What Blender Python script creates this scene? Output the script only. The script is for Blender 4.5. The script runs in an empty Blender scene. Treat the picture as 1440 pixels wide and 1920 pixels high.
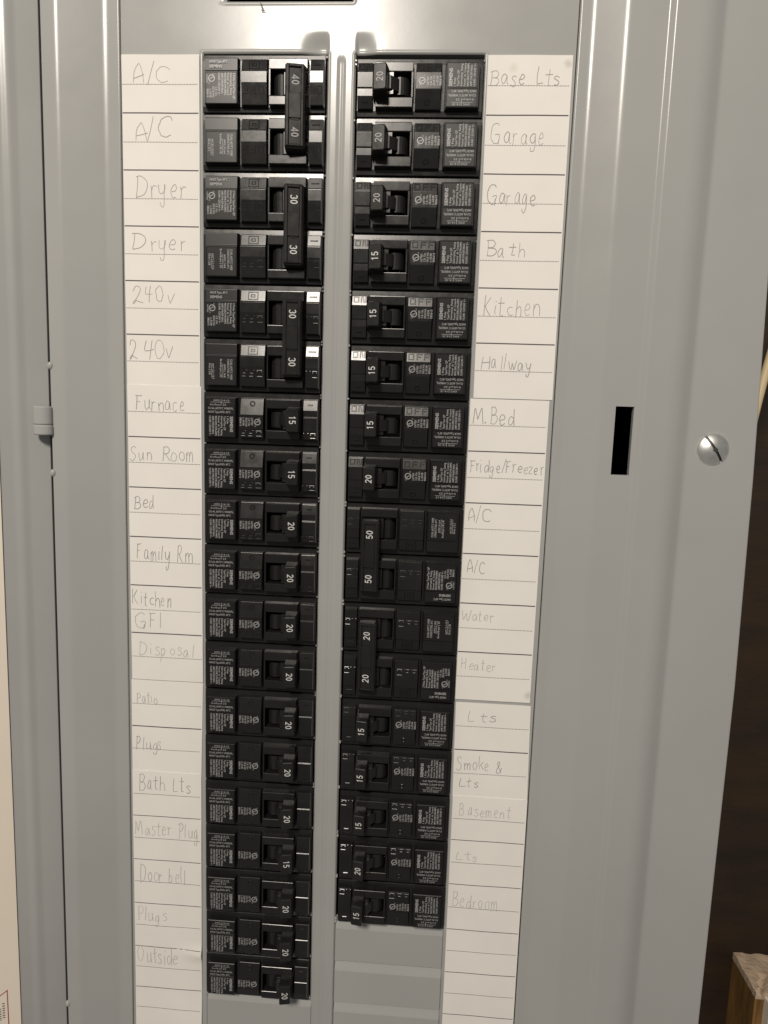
import bpy, bmesh, math, random
from mathutils import Matrix, Vector
random.seed(7)
S = bpy.context.scene
COL = S.collection
MM = 0.001

# ------------------------------------------------------------------ camera
cam_d = bpy.data.cameras.new('camera')
cam = bpy.data.objects.new('camera', cam_d)
COL.objects.link(cam)
cam_d.sensor_fit = 'VERTICAL'
cam_d.sensor_height = 36.0
cam_d.sensor_width = 27.0
cam_d.lens = 36.0 * 1297.056 / 1920.0
cam_d.clip_start = 0.01
cam_d.clip_end = 50
RR = [[0.997447, -0.059087, -0.040099], [0.064062, 0.988509, 0.136917], [0.031548, -0.139137, 0.989771]]
right = Vector([r[0] for r in RR]); fwd = Vector([r[1] for r in RR]); up = Vector([r[2] for r in RR])
cm = Matrix.Identity(4)
for i in range(3):
    cm[i][0] = right[i]; cm[i][1] = up[i]; cm[i][2] = -fwd[i]
cm[0][3], cm[1][3], cm[2][3] = 0.150208, -0.340357, -0.162254
cam.matrix_world = cm
S.camera = cam

# ------------------------------------------------------------------ world, lamp, exposure
wd = bpy.data.worlds.new('World'); S.world = wd; wd.use_nodes = True
bg = wd.node_tree.nodes['Background']
bg.inputs[0].default_value = (1.0, 0.95, 0.88, 1); bg.inputs[1].default_value = 0.19
ld = bpy.data.lights.new('ceiling_lamp', 'AREA')
ld.shape = 'ELLIPSE'; ld.size = 0.27; ld.size_y = 0.24; ld.energy = 17.5; ld.color = (1.0, 0.915, 0.81)
lamp = bpy.data.objects.new('ceiling_lamp', ld); COL.objects.link(lamp)
LAMP = Vector((-0.10, -1.15, 0.60))
lamp.location = LAMP
lamp.rotation_euler = (Vector((0.12, 0, -0.2)) - LAMP).to_track_quat('-Z', 'Y').to_euler()
S.view_settings.view_transform = 'Standard'; S.view_settings.look = 'None'
S.view_settings.exposure = 0.0; S.view_settings.gamma = 1.0
S.render.engine = 'CYCLES'

# ------------------------------------------------------------------ materials
def mat(name, col, rough=0.5, metal=0.0, noise=0.0, nscale=40.0, bump=0.0, bscale=900.0, spec=0.5, rnoise=0.0, stretch=None, stains=()):
    m = bpy.data.materials.new(name); m.use_nodes = True
    nt = m.node_tree; N = nt.nodes; L = nt.links
    b = N['Principled BSDF']
    b.inputs['Base Color'].default_value = (*col, 1); b.inputs['Roughness'].default_value = rough
    b.inputs['Metallic'].default_value = metal; b.inputs['Specular IOR Level'].default_value = spec
    tc = N.new('ShaderNodeTexCoord'); oi = N.new('ShaderNodeObjectInfo')
    add = N.new('ShaderNodeVectorMath'); add.operation = 'ADD'
    mp = N.new('ShaderNodeMapping')
    if stretch: mp.inputs['Scale'].default_value = stretch
    L.new(tc.outputs['Object'], add.inputs[0]); L.new(oi.outputs['Random'], add.inputs[1]); L.new(add.outputs[0], mp.inputs[0])
    col_out = None
    if noise > 0:
        n = N.new('ShaderNodeTexNoise'); n.inputs['Scale'].default_value = nscale; n.inputs['Detail'].default_value = 6
        L.new(mp.outputs[0], n.inputs['Vector'])
        r = N.new('ShaderNodeMapRange'); r.inputs[1].default_value = 0.3; r.inputs[2].default_value = 0.7
        r.inputs[3].default_value = 1 - noise; r.inputs[4].default_value = 1 + noise
        L.new(n.outputs['Fac'], r.inputs[0])
        mx = N.new('ShaderNodeVectorMath'); mx.operation = 'SCALE'; mx.inputs[0].default_value = col
        L.new(r.outputs[0], mx.inputs['Scale']); col_out = mx.outputs[0]
    for (sx, sz, sr, sc) in stains:
        d = N.new('ShaderNodeVectorMath'); d.operation = 'DISTANCE'; d.inputs[1].default_value = (sx * MM, 0, sz * MM)
        ns = N.new('ShaderNodeTexNoise'); ns.inputs['Scale'].default_value = 250
        L.new(tc.outputs['Object'], ns.inputs['Vector'])
        L.new(tc.outputs['Object'], d.inputs[0])
        ma = N.new('ShaderNodeMath'); ma.operation = 'MULTIPLY_ADD'; ma.inputs[1].default_value = sr * 0.8 * MM
        L.new(ns.outputs['Fac'], ma.inputs[0]); L.new(d.outputs['Value'], ma.inputs[2])
        r = N.new('ShaderNodeMapRange'); r.inputs[1].default_value = sr * MM * 0.5; r.inputs[2].default_value = sr * MM * 1.5
        r.inputs[3].default_value = 0.55; r.inputs[4].default_value = 0
        L.new(ma.outputs[0], r.inputs[0])
        mix = N.new('ShaderNodeMix'); mix.data_type = 'RGBA'
        L.new(r.outputs[0], mix.inputs['Factor'])
        if col_out is None: mix.inputs[6].default_value = (*col, 1)
        else: L.new(col_out, mix.inputs[6])
        mix.inputs[7].default_value = (*sc, 1); col_out = mix.outputs[2]
    if col_out is not None: L.new(col_out, b.inputs['Base Color'])
    if rnoise > 0:
        n = N.new('ShaderNodeTexNoise'); n.inputs['Scale'].default_value = nscale * 4; n.inputs['Detail'].default_value = 8
        L.new(mp.outputs[0], n.inputs['Vector'])
        r = N.new('ShaderNodeMapRange'); r.inputs[1].default_value = 0.35; r.inputs[2].default_value = 0.7
        r.inputs[3].default_value = max(0.02, rough - rnoise); r.inputs[4].default_value = rough + rnoise
        L.new(n.outputs['Fac'], r.inputs[0]); L.new(r.outputs[0], b.inputs['Roughness'])
    if bump > 0:
        n = N.new('ShaderNodeTexNoise'); n.inputs['Scale'].default_value = bscale; n.inputs['Detail'].default_value = 3
        L.new(mp.outputs[0], n.inputs['Vector'])
        bp = N.new('ShaderNodeBump'); bp.inputs['Strength'].default_value = bump; bp.inputs['Distance'].default_value = 0.0005
        L.new(n.outputs['Fac'], bp.inputs['Height']); L.new(bp.outputs[0], b.inputs['Normal'])
    return m

M = {}
M['paint'] = mat('grey_enamel', (0.365, 0.368, 0.359), 0.225, noise=0.035, nscale=14, bump=0.014, bscale=260, rnoise=0.025, spec=0.29)
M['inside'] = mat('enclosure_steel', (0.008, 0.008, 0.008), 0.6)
M['black'] = mat('black_moulded_plastic', (0.0115, 0.0112, 0.011), 0.24, noise=0.2, nscale=60, rnoise=0.03, bump=0.008, bscale=900, spec=0.4)
M['label'] = mat('black_label_face', (0.0125, 0.0125, 0.013), 0.33, noise=0.2, nscale=60, bump=0.01, bscale=900, spec=0.32)
M['handle'] = mat('black_handle_plastic', (0.014, 0.0135, 0.013), 0.27, noise=0.2, nscale=60, rnoise=0.03, bump=0.012, bscale=900, spec=0.4)
M['print'] = mat('white_print', (0.36, 0.36, 0.36), 0.34)
M['num'] = mat('white_number_paint', (0.60, 0.60, 0.59), 0.45)
M['num_grey'] = mat('grey_number_paint', (0.34, 0.34, 0.34), 0.5)
paper_c = (0.80, 0.775, 0.735)
M['paper'] = mat('label_card', paper_c, 0.75, noise=0.02, nscale=60, bump=0.05, bscale=1500, spec=0.2)
M['paper_r1'] = mat('label_card_smudged', paper_c, 0.75, noise=0.02, nscale=60, bump=0.05, bscale=1500, spec=0.2,
                    stains=((206.5, -3.5, 2.2, (0.42, 0.40, 0.33)), (182, -5.5, 2.6, (0.62, 0.59, 0.5))))
M['paper_r2'] = mat('label_card_stained', paper_c, 0.75, noise=0.02, nscale=60, bump=0.05, bscale=1500, spec=0.2,
                    stains=((206.3, -301.5, 2.6, (0.38, 0.40, 0.3)),))
M['rule'] = mat('printed_rule_ink', (0.085, 0.07, 0.085), 0.7)
M['pencil'] = mat('pencil_graphite', (0.31, 0.30, 0.295), 0.6)
M['pencil_faint'] = mat('pencil_graphite_faint', (0.46, 0.445, 0.43), 0.6)
M['zinc'] = mat('zinc_plated_steel', (0.92, 0.92, 0.90), 0.36, metal=1.0, noise=0.12, nscale=260)
M['slot'] = mat('screw_recess_shade', (0.10, 0.10, 0.095), 0.5, metal=0.8)  # darker metal: shade inside the slot and socket painted into the colour
M['sheet'] = mat('door_paper', (0.78, 0.70, 0.60), 0.7, noise=0.02, nscale=20)
M['red'] = mat('red_ink', (0.35, 0.06, 0.05), 0.7)
M['wood'] = mat('stained_shadowed_plywood', (0.019, 0.0085, 0.001), 0.6, noise=0.7, nscale=13, stretch=(1.0, 1, 3.5), bump=0.3, bscale=120)  # stained ply, darkened further in place of the panel's wide shadow
M['stud'] = mat('stud_wood', (0.18, 0.092, 0.024), 0.6, noise=0.45, nscale=55, stretch=(5, 2, 0.4), bump=0.5, bscale=200)
M['plaster'] = mat('crumbly_plaster', (0.46, 0.35, 0.25), 0.9, noise=0.16, nscale=140, bump=0.35, bscale=420)
M['drywall'] = mat('drywall_white', (0.75, 0.68, 0.57), 0.8, noise=0.03)
M['cable'] = mat('cable_sheath', (0.62, 0.50, 0.30), 0.45, noise=0.06)

# ------------------------------------------------------------------ mesh helpers (millimetres in, metres out; h = towards the viewer = -Y)
def mesh_of(name, verts, faces, m, smooth=False):
    me = bpy.data.meshes.new(name)
    me.from_pydata([(v[0] * MM, v[1] * MM, v[2] * MM) for v in verts], [], faces)
    me.materials.append(m)
    bm = bmesh.new(); bm.from_mesh(me); bmesh.ops.recalc_face_normals(bm, faces=bm.faces); bm.to_mesh(me); bm.free()
    if smooth:
        for p in me.polygons: p.use_smooth = True
    me.update()
    return me
def link(name, me, parent=None, loc=None):
    o = bpy.data.objects.new(name, me); COL.objects.link(o)
    if parent: o.parent = parent
    if loc: o.location = loc
    return o
def tag(o, label, cat, group=None, kind=None):
    if label: o['label'] = label
    if cat: o['category'] = cat
    if group: o['group'] = group
    if kind: o['kind'] = kind
    return o
class MB:
    """collects closed solids; coordinates are (u, w, h) -> (x=u, z=w, y=-h)"""
    def __init__(s): s.v = []; s.f = []
    def raw(s, vs, fs):
        k = len(s.v); s.v += vs; s.f += [tuple(i + k for i in f) for f in fs]
    def prism(s, u0, u1, prof, i0=0.0, i1=0.0, hb=None):
        """profile [(w,h)] extruded along u; points higher than hb are pulled in by i0 / i1"""
        n = len(prof); vs = []
        for (uu, ins) in ((u0, i0), (u1, -i1)):
            for (w, h) in prof:
                vs.append((uu + (ins if (hb is not None and h > hb) else 0), -h, w))
        fs = [tuple(range(n)), tuple(range(2 * n - 1, n - 1, -1))]
        for i in range(n):
            j = (i + 1) % n; fs.append((i, j, n + j, n + i))
        s.raw(vs, fs)
    def box(s, u0, u1, w0, w1, h0, h1, c=0.0):
        """box with its front edges chamfered by c"""
        if c <= 0:
            vs = [(u, -h, w) for h in (h0, h1) for (u, w) in ((u0, w0), (u1, w0), (u1, w1), (u0, w1))]
            s.raw(vs, [(0, 1, 2, 3), (4, 5, 6, 7), (0, 1, 5, 4), (1, 2, 6, 5), (2, 3, 7, 6), (3, 0, 4, 7)]); return
        sw = 1 if w1 > w0 else -1; su = 1 if u1 > u0 else -1
        r0 = [(u0, w0), (u1, w0), (u1, w1), (u0, w1)]
        r1 = [(u0 + su * c, w0 + sw * c), (u1 - su * c, w0 + sw * c), (u1 - su * c, w1 - sw * c), (u0 + su * c, w1 - sw * c)]
        vs = [(u, -h0, w) for u, w in r0] + [(u, -(h1 - c), w) for u, w in r0] + [(u, -h1, w) for u, w in r1]
        fs = [(0, 1, 2, 3), (8, 9, 10, 11)]
        for b in (0, 4):
            for i in range(4):
                j = (i + 1) % 4; fs.append((b + i, b + j, b + 4 + j, b + 4 + i))
        s.raw(vs, fs)
    def rprism(s, u0, u1, prof, r=0.45, i0=0.25, i1=0.25, seg=3):
        """profile [(w,h)] with its outer corners rounded, ends slightly drawn in above the base"""
        hb = min(h for w, h in prof) + 0.3
        s.prism(u0, u1, rounded([(w, h, r) for w, h in prof], seg), i0, i1, hb)
    def bar(s, u0, u1, w0, w1, h0, h1, r=0.4, d=0.3, tilt=0.0):
        s.rprism(u0, u1, [(w0 + d, h0), (w0, h1 - tilt), (w1, h1 + tilt), (w1 - d, h0)], r, .2, .2)
    def loft(s, rings):
        n = len(rings[0]); vs = [p for r in rings for p in r]; fs = [tuple(range(n)), tuple(range(len(vs) - n, len(vs)))]
        for k in range(len(rings) - 1):
            for i in range(n):
                j = (i + 1) % n; fs.append((k * n + i, k * n + j, (k + 1) * n + j, (k + 1) * n + i))
        s.raw(vs, fs)
    def mesh(s, name, m, smooth=False): return mesh_of(name, s.v, s.f, m, smooth)
    def link(s, name, m, parent=None, smooth=False): return link(name, s.mesh(name, m, smooth), parent)

def rounded(pts, seg=7):
    """pts [(x,h,r)] -> polyline with filleted corners and support points"""
    out = []
    for i, (x, h, r) in enumerate(pts):
        if i in (0, len(pts) - 1) or r <= 0: out.append((x, h)); continue
        p = Vector((x, h)); a = Vector(pts[i - 1][:2]) - p; b = Vector(pts[i + 1][:2]) - p
        la, lb = a.length, b.length; a.normalize(); b.normalize()
        ang = a.angle(b); t = min(r / math.tan(ang / 2), la * 0.48, lb * 0.48)
        A = p + a * t; B = p + b * t
        out.append(tuple(p + a * min(t * 1.25, la * 0.49)))
        for k in range(seg + 1):
            q = k / seg; out.append(tuple(A * (1 - q) ** 2 + p * 2 * q * (1 - q) + B * q * q))
        out.append(tuple(p + b * min(t * 1.25, lb * 0.49)))
    return out
def smooth01(t): t = max(0.0, min(1.0, t)); return t * t * (3 - 2 * t)

# text -> flat mesh data -------------------------------------------------------
_tcache = {}
def text_data(txt, bold=0.0):
    k = (txt, bold)
    if k in _tcache: return _tcache[k]
    c = bpy.data.curves.new('t', 'FONT'); c.body = txt; c.size = 1.0; c.resolution_u = 2; c.offset = bold
    c.fill_mode = 'FRONT'
    o = bpy.data.objects.new('t', c); COL.objects.link(o)
    dg = bpy.context.evaluated_depsgraph_get()
    me = bpy.data.meshes.new_from_object(o.evaluated_get(dg))
    vs = [tuple(v.co) for v in me.vertices]; fs = [tuple(p.vertices) for p in me.polygons]
    bpy.data.objects.remove(o); bpy.data.curves.remove(c); bpy.data.meshes.remove(me)
    xs = [v[0] for v in vs]; x0 = min(xs); w = max(xs) - x0
    _tcache[k] = ([((v[0] - x0) / w, v[1] / 0.73) for v in vs], fs, w / 0.73)
    return _tcache[k]
def put_text(mb, txt, u, w, cap, hf, d='R', width=None, bold=0.0):
    """cap height in mm; d: R reads along +u, D reads downwards (turned clockwise)"""
    vs, fs, asp = text_data(txt, bold)
    W = width if width else asp * cap
    out = []
    for (a, b) in vs:
        if d == 'R': uu, ww = u + a * W, w + b * cap
        else: uu, ww = u + b * cap, w - a * W
        out.append((uu, -(hf(ww) if callable(hf) else hf), ww))
    mb.raw(out, fs)
def rect(mb, u0, u1, w0, w1, h):
    mb.raw([(u0, -h, w0), (u1, -h, w0), (u1, -h, w1), (u0, -h, w1)], [(0, 1, 2, 3)])
def ring(mb, u, w, r0, r1, h, n=20):
    vs = []
    for k in range(n):
        a = 2 * math.pi * k / n; c, s_ = math.cos(a), math.sin(a)
        vs += [(u + r0 * c, -h, w + r0 * s_), (u + r1 * c, -h, w + r1 * s_)]
    mb.raw(vs, [(2 * k, 2 * k + 1, (2 * k + 3) % (2 * n), (2 * k + 2) % (2 * n)) for k in range(n)])

# ------------------------------------------------------------------ background: boards, stud, enclosure
WALL = 120.0
mb = MB(); mb.box(-420, 620, 420, -900, -WALL - 18, -WALL)
o = mb.link('wall', M['wood']); o['kind'] = 'structure'
o['label'] = 'stained plywood boarding behind the panel, shadow darkened into its colour'

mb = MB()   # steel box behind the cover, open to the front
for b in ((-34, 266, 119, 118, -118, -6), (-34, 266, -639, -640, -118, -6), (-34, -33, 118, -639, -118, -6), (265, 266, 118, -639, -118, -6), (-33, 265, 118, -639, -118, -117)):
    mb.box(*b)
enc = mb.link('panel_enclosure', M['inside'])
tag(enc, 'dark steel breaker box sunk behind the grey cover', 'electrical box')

# ------------------------------------------------------------------ dead front (inner cover sheet)
ZL, ZR = -1.0, -2.4              # top of the first breaker slot, left and right column
P = 25.4
OPEN = [(39.4, 97.2, 0.7, -511.0), (110.4, 169.0, 0.5, -511.0), (50.4, 108.4, 46.0, 22.8)]
def lines(spec, must):
    xs = set(must)
    for a, b, st in spec:
        n = max(1, round(abs(b - a) / st))
        for k in range(n + 1): xs.add(round(a + (b - a) * k / n, 3))
    out = []
    for x in sorted(xs):
        if out and abs(x - out[-1]) < 0.09:
            if x in must: out[-1] = x
            continue
        out.append(x)
    return out
gx = lines([(-8, 0, 4), (0, 34, 4), (34, 42, .5), (42, 90, 2), (90, 100, .4), (100, 107.5, .16), (107.5, 120, .4), (120, 163, 2.5), (163, 172, .5), (172, 209.6, 4)],
           [q for o_ in OPEN for q in o_[:2]])
gz = lines([(110, 30, 5), (30, -4, .5), (-4, -505, 6), (-505, -516, .6), (-516, -631, 5)], [q for o_ in OPEN for q in o_[2:]] + [0.5, 0.7])
def dead_h(x, z):
    h = 0.0
    for (a, b, t, bt) in OPEN:
        dx = max(a - x, 0, x - b); dz = max(z - t, 0, bt - z); d = math.hypot(dx, dz)
        if d < 3: h += 0.22 * math.exp(-((d - 0.9) / 0.5) ** 2) - 0.45 * max(0, 1 - d / 0.7) ** 2
    # the sheet is pressed back towards the inner top corners of the two openings
    if z > 0.2:
        v = smooth01((10.5 - z) / 8.0)
        h -= 1.7 * v * smooth01((x - 84) / 11) * (1 - smooth01((x - 96.6) / 1.6))
        h -= 1.1 * v * smooth01((122 - x) / 9) * smooth01((x - 110.2) / 1.2)
    gz_ = smooth01((-z + 0.5) / 4)
    g = smooth01((2.4 - abs(x - 103.9)) / 1.9)
    h += gz_ * (-0.30 * g + 0.16 * math.exp(-((x - 104.1) / 0.2) ** 2))
    if 97.1 < x < 110.5 and z < 1:
        h -= 0.5 * (1 - smooth01((x - 97.2) / 1.0)) + 0.5 * (1 - smooth01((110.4 - x) / 1.0))
    return h
def in_open(x, z): return any(a < x < b and bt < z < t for a, b, t, bt in OPEN)
idx = {}; V = []; F = []
def vi(i, j, depth=None):
    k = (i, j, depth)
    if k not in idx:
        x, z = gx[i], gz[j]
        h = dead_h(x, z) if depth is None else depth
        idx[k] = len(V); V.append((x, -h, z))
    return idx[k]
nx, nz = len(gx), len(gz)
solid = [[not in_open((gx[i] + gx[i + 1]) / 2, (gz[j] + gz[j + 1]) / 2) for j in range(nz - 1)] for i in range(nx - 1)]
DEP = -4.5
for i in range(nx - 1):
    for j in range(nz - 1):
        if not solid[i][j]: continue
        F.append((vi(i, j), vi(i + 1, j), vi(i + 1, j + 1), vi(i, j + 1)))
        for (di, dj, a, b) in ((-1, 0, (i, j), (i, j + 1)), (1, 0, (i + 1, j), (i + 1, j + 1)), (0, -1, (i, j), (i + 1, j)), (0, 1, (i, j + 1), (i + 1, j + 1))):
            ii, jj = i + di, j + dj
            if ii < 0 or jj < 0 or ii >= nx - 1 or jj >= nz - 1 or not solid[ii][jj]:
                # separate top verts so that the return flange keeps a crisp edge
                k = len(V)
                for (p, q) in (a, b): V.append((gx[p], -dead_h(gx[p], gz[q]), gz[q]))
                for (p, q) in (b, a): V.append((gx[p], -DEP, gz[q]))
                F.append((k, k + 1, k + 2, k + 3))
dead = bpy.data.objects.new('dead_front', None); COL.objects.link(dead)
tag(dead, 'grey painted inner cover plate with two columns of breaker openings', 'panel cover')
link('face_sheet', mesh_of('face_sheet', V, F, M['paint'], True), dead)
# stubs left where the twist-out plates were snapped off
mb = MB()
for (xe, sgn, z0, n) in ((39.4, 1, ZL, 19), (97.2, -1, ZL, 19), (110.4, 1, ZR, 17), (169.0, -1, ZR, 17)):
    for k in range(n + 1):
        for q in (0, 1) if random.random() < .35 else (0,):
            z = z0 - P * k - 0.3 - 1.7 * q + random.uniform(-.3, .3)
            if z > 0: continue
            u0 = xe - sgn * 0.3; u1 = xe + sgn * random.uniform(0.35, 0.75); hh = random.uniform(.5, .75)
            mb.box(u0, u1, z + 0.45, z - 0.45, -1.0, hh if abs(xe - 104) > 10 else hh + .2, 0.2)
mb.link('snapped_stub', M['paint'], dead)['kind'] = 'stuff'
# blank plates still in place
plate = MB()
plate.prism(0, 58.2, [(-0.15, -3), (-0.15, -0.9), (-0.4, -1.4), (-5.0, 0.65), (-5.6, 0.85), (-24.7, 0.85), (-25.0, 0.6), (-25.0, -3)])
pme = plate.mesh('blank_plate', M['paint'])
for (x, z0, ks) in ((39.7, ZL, (19,)), (110.7, ZR, (17, 18, 19))):
    for k in ks: link('blank_plate', pme, dead, (x * MM, 0, (z0 - P * k) * MM))
# scratch under the upper slot
mb = MB()
for a, b in (((66.3, 20.6), (67.6, 19.2)), ((67.6, 19.2), (66.6, 18.6)), ((66.6, 18.6), (68.4, 18.2)), ((66.0, 21.6), (67.0, 21.0))):
    dx, dz = b[0] - a[0], b[1] - a[1]; l = math.hypot(dx, dz); n = (-dz / l * .16, dx / l * .16)
    hh = 0.75
    mb.raw([(a[0] - n[0], -hh, a[1] - n[1]), (b[0] - n[0], -hh, b[1] - n[1]), (b[0] + n[0], -hh, b[1] + n[1]), (a[0] + n[0], -hh, a[1] + n[1])], [(0, 1, 2, 3)])
mb.link('pen_scratch', M['rule'], dead)

# ------------------------------------------------------------------ trim rails
def rail_mesh(name, prof, zs, m, xoff=None, hole=None):
    V = []; F = []; n = len(prof)
    for z in zs:
        for (x, h) in prof:
            V.append((x + (xoff(x, z) if xoff else 0), -h, z))
    for j in range(len(zs) - 1):
        for i in range(n - 1):
            if hole:
                xm = (prof[i][0] + prof[i + 1][0]) / 2; zm = (zs[j] + zs[j + 1]) / 2
                if hole[0] < xm < hole[1] and hole[3] < zm < hole[2]: continue
            F.append((j * n + i, j * n + i + 1, (j + 1) * n + i + 1, (j + 1) * n + i))
    return mesh_of(name, V, F, m, True)
trim = bpy.data.objects.new('cover_trim', None); COL.objects.link(trim)
tag(trim, 'ridged grey steel trim frame around the inner cover plate', 'panel trim')
HOLE = (237.2, 245.6, -154.9, -187.0)
pr = rounded([(210.0, -5, 0), (210.0, 1.6, 1.0), (215.8, 1.6, 8), (229.8, 7.0, 9), (247.0, 7.5, 2.2), (249.6, 9.0, 2.2), (264.0, 8.9, 20), (271.8, 5.0, 5), (303.5, 5.4, 1.0), (303.7, -9, 0)])
k = next(i for i in range(len(pr) - 1) if pr[i][0] < HOLE[0] < pr[i + 1][0])
pr[k + 1:k + 1] = [(HOLE[0], 7.21), (HOLE[1], 7.459)]
zs = [112, 64, 0, -60, -95, -120, HOLE[2], HOLE[3], -230, -290, -380, -480, -570, -632]
EDGE = [(112, -6.0), (64, -5.5), (-60, -3.4), (-95, -2.4), (-187, 0.4), (-290, 2.2), (-380, 2.0), (-640, 1.8)]
def edge_off(x, z):
    if x < 275: return 0
    t = (x - 275) / 28.5
    for (a, va), (b, vb) in zip(EDGE, EDGE[1:]):
        if b <= z <= a: return t * (va + (vb - va) * (a - z) / (a - b))
    return 0
link('side_rail', rail_mesh('side_rail', pr, zs, M['paint'], edge_off, HOLE), trim)
mb = MB()   # folded edges of the latch slot
a, b, c, d = HOLE
for bx in ((a - .6, a, c + .6, d - .6), (b, b + .6, c + .6, d - .6), (a, b, c + .6, c), (a, b, d, d - .6)): mb.box(*bx, 4.0, 7.05)
mb.link('slot_edge', M['paint'], trim)
LEAN = math.radians(0.4)
def lean(x, z): return z * math.tan(LEAN)
pl = rounded([(0.2, 0.12, 0), (0.2, 1.6, 0.8), (-6.4, 1.6, 10), (-26.5, 8.6, 8), (-33.6, 8.7, 0.8), (-33.8, -7, 0)])
zl = [112 - 12 * i for i in range(63)]
link('side_rail', rail_mesh('side_rail', pl, zl, M['paint'], lean), trim)
# hinge-side weld dimples
for (x, z) in ((-34.5, -143.7), (-34.9, -196.0), (-37.0, -492.0)):
    bm = bmesh.new(); bmesh.ops.create_uvsphere(bm, u_segments=14, v_segments=8, radius=1.5 * MM)
    me = bpy.data.meshes.new('weld_dimple'); bm.to_mesh(me); bm.free(); me.materials.append(M['paint'])
    for p in me.polygons: p.use_smooth = True
    o = link('weld_dimple', me, trim, (x * MM, -8.4 * MM, z * MM)); o.scale = (1, 0.85, 1.25)
# captive screw with a slanted slot and a square hole
SX, SZ, SH = 284.0, -173.5, 5.25
prof = [(0.0, 2.9), (1.5, 2.82), (3.0, 2.58), (4.5, 2.12), (5.8, 1.5), (6.8, 0.85), (7.3, 0.4), (7.45, 0.1), (7.6, -0.6)]
def dome(r): return next(h0 + (h1 - h0) * (r - r0) / (r1 - r0) for (r0, h0), (r1, h1) in zip(prof, prof[1:]) if r0 <= r <= r1)
ang = math.radians(-55); ca, sa = math.cos(ang), math.sin(ang); RS_ = 7.5
def half(bs, depth):
    V = []; F = []; nt = 48
    for b_ in bs:
        w_ = math.sqrt(max(0.0, RS_ ** 2 - b_ * b_))
        for k in range(nt + 1):
            a_ = w_ * math.sin(math.pi / 2 * (2 * k / nt - 1))
            V.append((a_ * ca - b_ * sa, -(dome(min(math.hypot(a_, b_), 7.59)) - depth), a_ * sa + b_ * ca))
    for j in range(len(bs) - 1):
        for k in range(nt): F.append((j * (nt + 1) + k, j * (nt + 1) + k + 1, (j + 1) * (nt + 1) + k + 1, (j + 1) * (nt + 1) + k))
    return V, F
hs = [0.6 + (RS_ - 0.6) * math.sin(math.pi / 2 * k / 22) for k in range(23)]
V, F = half(hs, 0); V2, F2 = half([-q for q in hs], 0); n0 = len(V); V += V2; F += [tuple(n0 + i for i in f) for f in F2]
screw = link('screw', mesh_of('screw', V, F, M['zinc'], True), trim, (SX * MM, -SH * MM, SZ * MM))
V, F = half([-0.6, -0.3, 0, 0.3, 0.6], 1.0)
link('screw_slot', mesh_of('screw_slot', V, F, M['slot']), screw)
mb = MB()                                                  # square socket in the middle
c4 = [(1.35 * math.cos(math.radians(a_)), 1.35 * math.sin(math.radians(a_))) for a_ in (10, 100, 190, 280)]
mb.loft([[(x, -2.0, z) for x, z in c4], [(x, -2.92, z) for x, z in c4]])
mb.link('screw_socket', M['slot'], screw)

# ------------------------------------------------------------------ door, folded open on the hinge side
door = bpy.data.objects.new('panel_door', None); COL.objects.link(door)
tag(door, 'grey steel panel door swung open against the trim on its hinge', 'door')
DT = 0.466                                             # the leaf stands off the wall at about 25 degrees
dh = lambda x: 4.0 + (-37 - x) * DT
pd = rounded([(-37.0, -7, 0), (-37.0, 4.0, 0.5), (-46.0, dh(-46), 8), (-49, dh(-49) + .75, 6), (-52, dh(-52), 8), (-110, dh(-110), 1), (-112, dh(-110) - 6, 0)])
link('leaf', rail_mesh('leaf', pd, zl, M['paint'], lean), door)
def barrel(z0, z1, r, x, y):
    mb = MB(); rings = []
    for (z, rr) in ((z0, r - .5), (z0 - .35, r - .1), (z0 - .8, r), (z1 + .8, r), (z1 + .35, r - .1), (z1, r - .5)):
        rings.append([(x + rr * math.cos(2 * math.pi * k / 28), y + 0.8 * rr * math.sin(2 * math.pi * k / 28), z) for k in range(28)])
    mb.loft(rings); return mb
hx = -38.4
link('hinge_knuckle', barrel(-163.4, -172.3, 4.6, hx, -9.6).mesh('hinge_knuckle', M['paint'], False), door)
link('hinge_knuckle', barrel(-172.4, -177.3, 4.75, hx, -9.6).mesh('hinge_knuckle', M['paint'], False), trim)
# paper sheet stuck to the door
mb = MB(); rows = 20; V = []; F = []
for j in range(rows + 1):
    z = -110 - (440) * j / rows
    for x in (-58.4, -80, -104):
        V.append((x + lean(0, z + 160), -(dh(x) + 0.3), z))
for j in range(rows):
    for i in range(2): F.append((3 * j + i, 3 * j + i + 1, 3 * j + 4 + i, 3 * j + 3 + i))
sheet = bpy.data.objects.new('instruction_sheet', None); COL.objects.link(sheet)
tag(sheet, 'cream paper instruction sheet stuck inside the open panel door', 'paper')
link('sheet', mesh_of('sheet', V, F, M['sheet']), sheet)
mb = MB()
def on_door(x0, x1, z0, z1, sl=0.0):
    x0, x1 = x0 - 2.2, x1 - 2.2                          # the leaf leans with its hinge line
    mb.raw([(x0, -(dh(x0 + 2.2) + .4), z0), (x1, -(dh(x1 + 2.2) + .4), z0 + sl), (x1, -(dh(x1 + 2.2) + .4), z1 + sl), (x0, -(dh(x0 + 2.2) + .4), z1)], [(0, 1, 2, 3)])
on_door(-64.2, -63.8, -478.5, -530); on_door(-63.8, -80, -478.5, -479.1, -11)
mb.link('red_border', M['red'], sheet)
mb = MB()
for i, l in enumerate((9, 7, 8)):
    t0 = len(mb.v); put_text(mb, 'IIlIIIl', -66.4 - 1.6 * i, -486 - (3 if i else 0), 1.1, 0, 'D', l)
    mb.v[t0:] = [(x - 2.2, -(dh(x) + .42), z) for x, y, z in mb.v[t0:]]
mb.link('printed_text', M['rule'], sheet)

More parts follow.
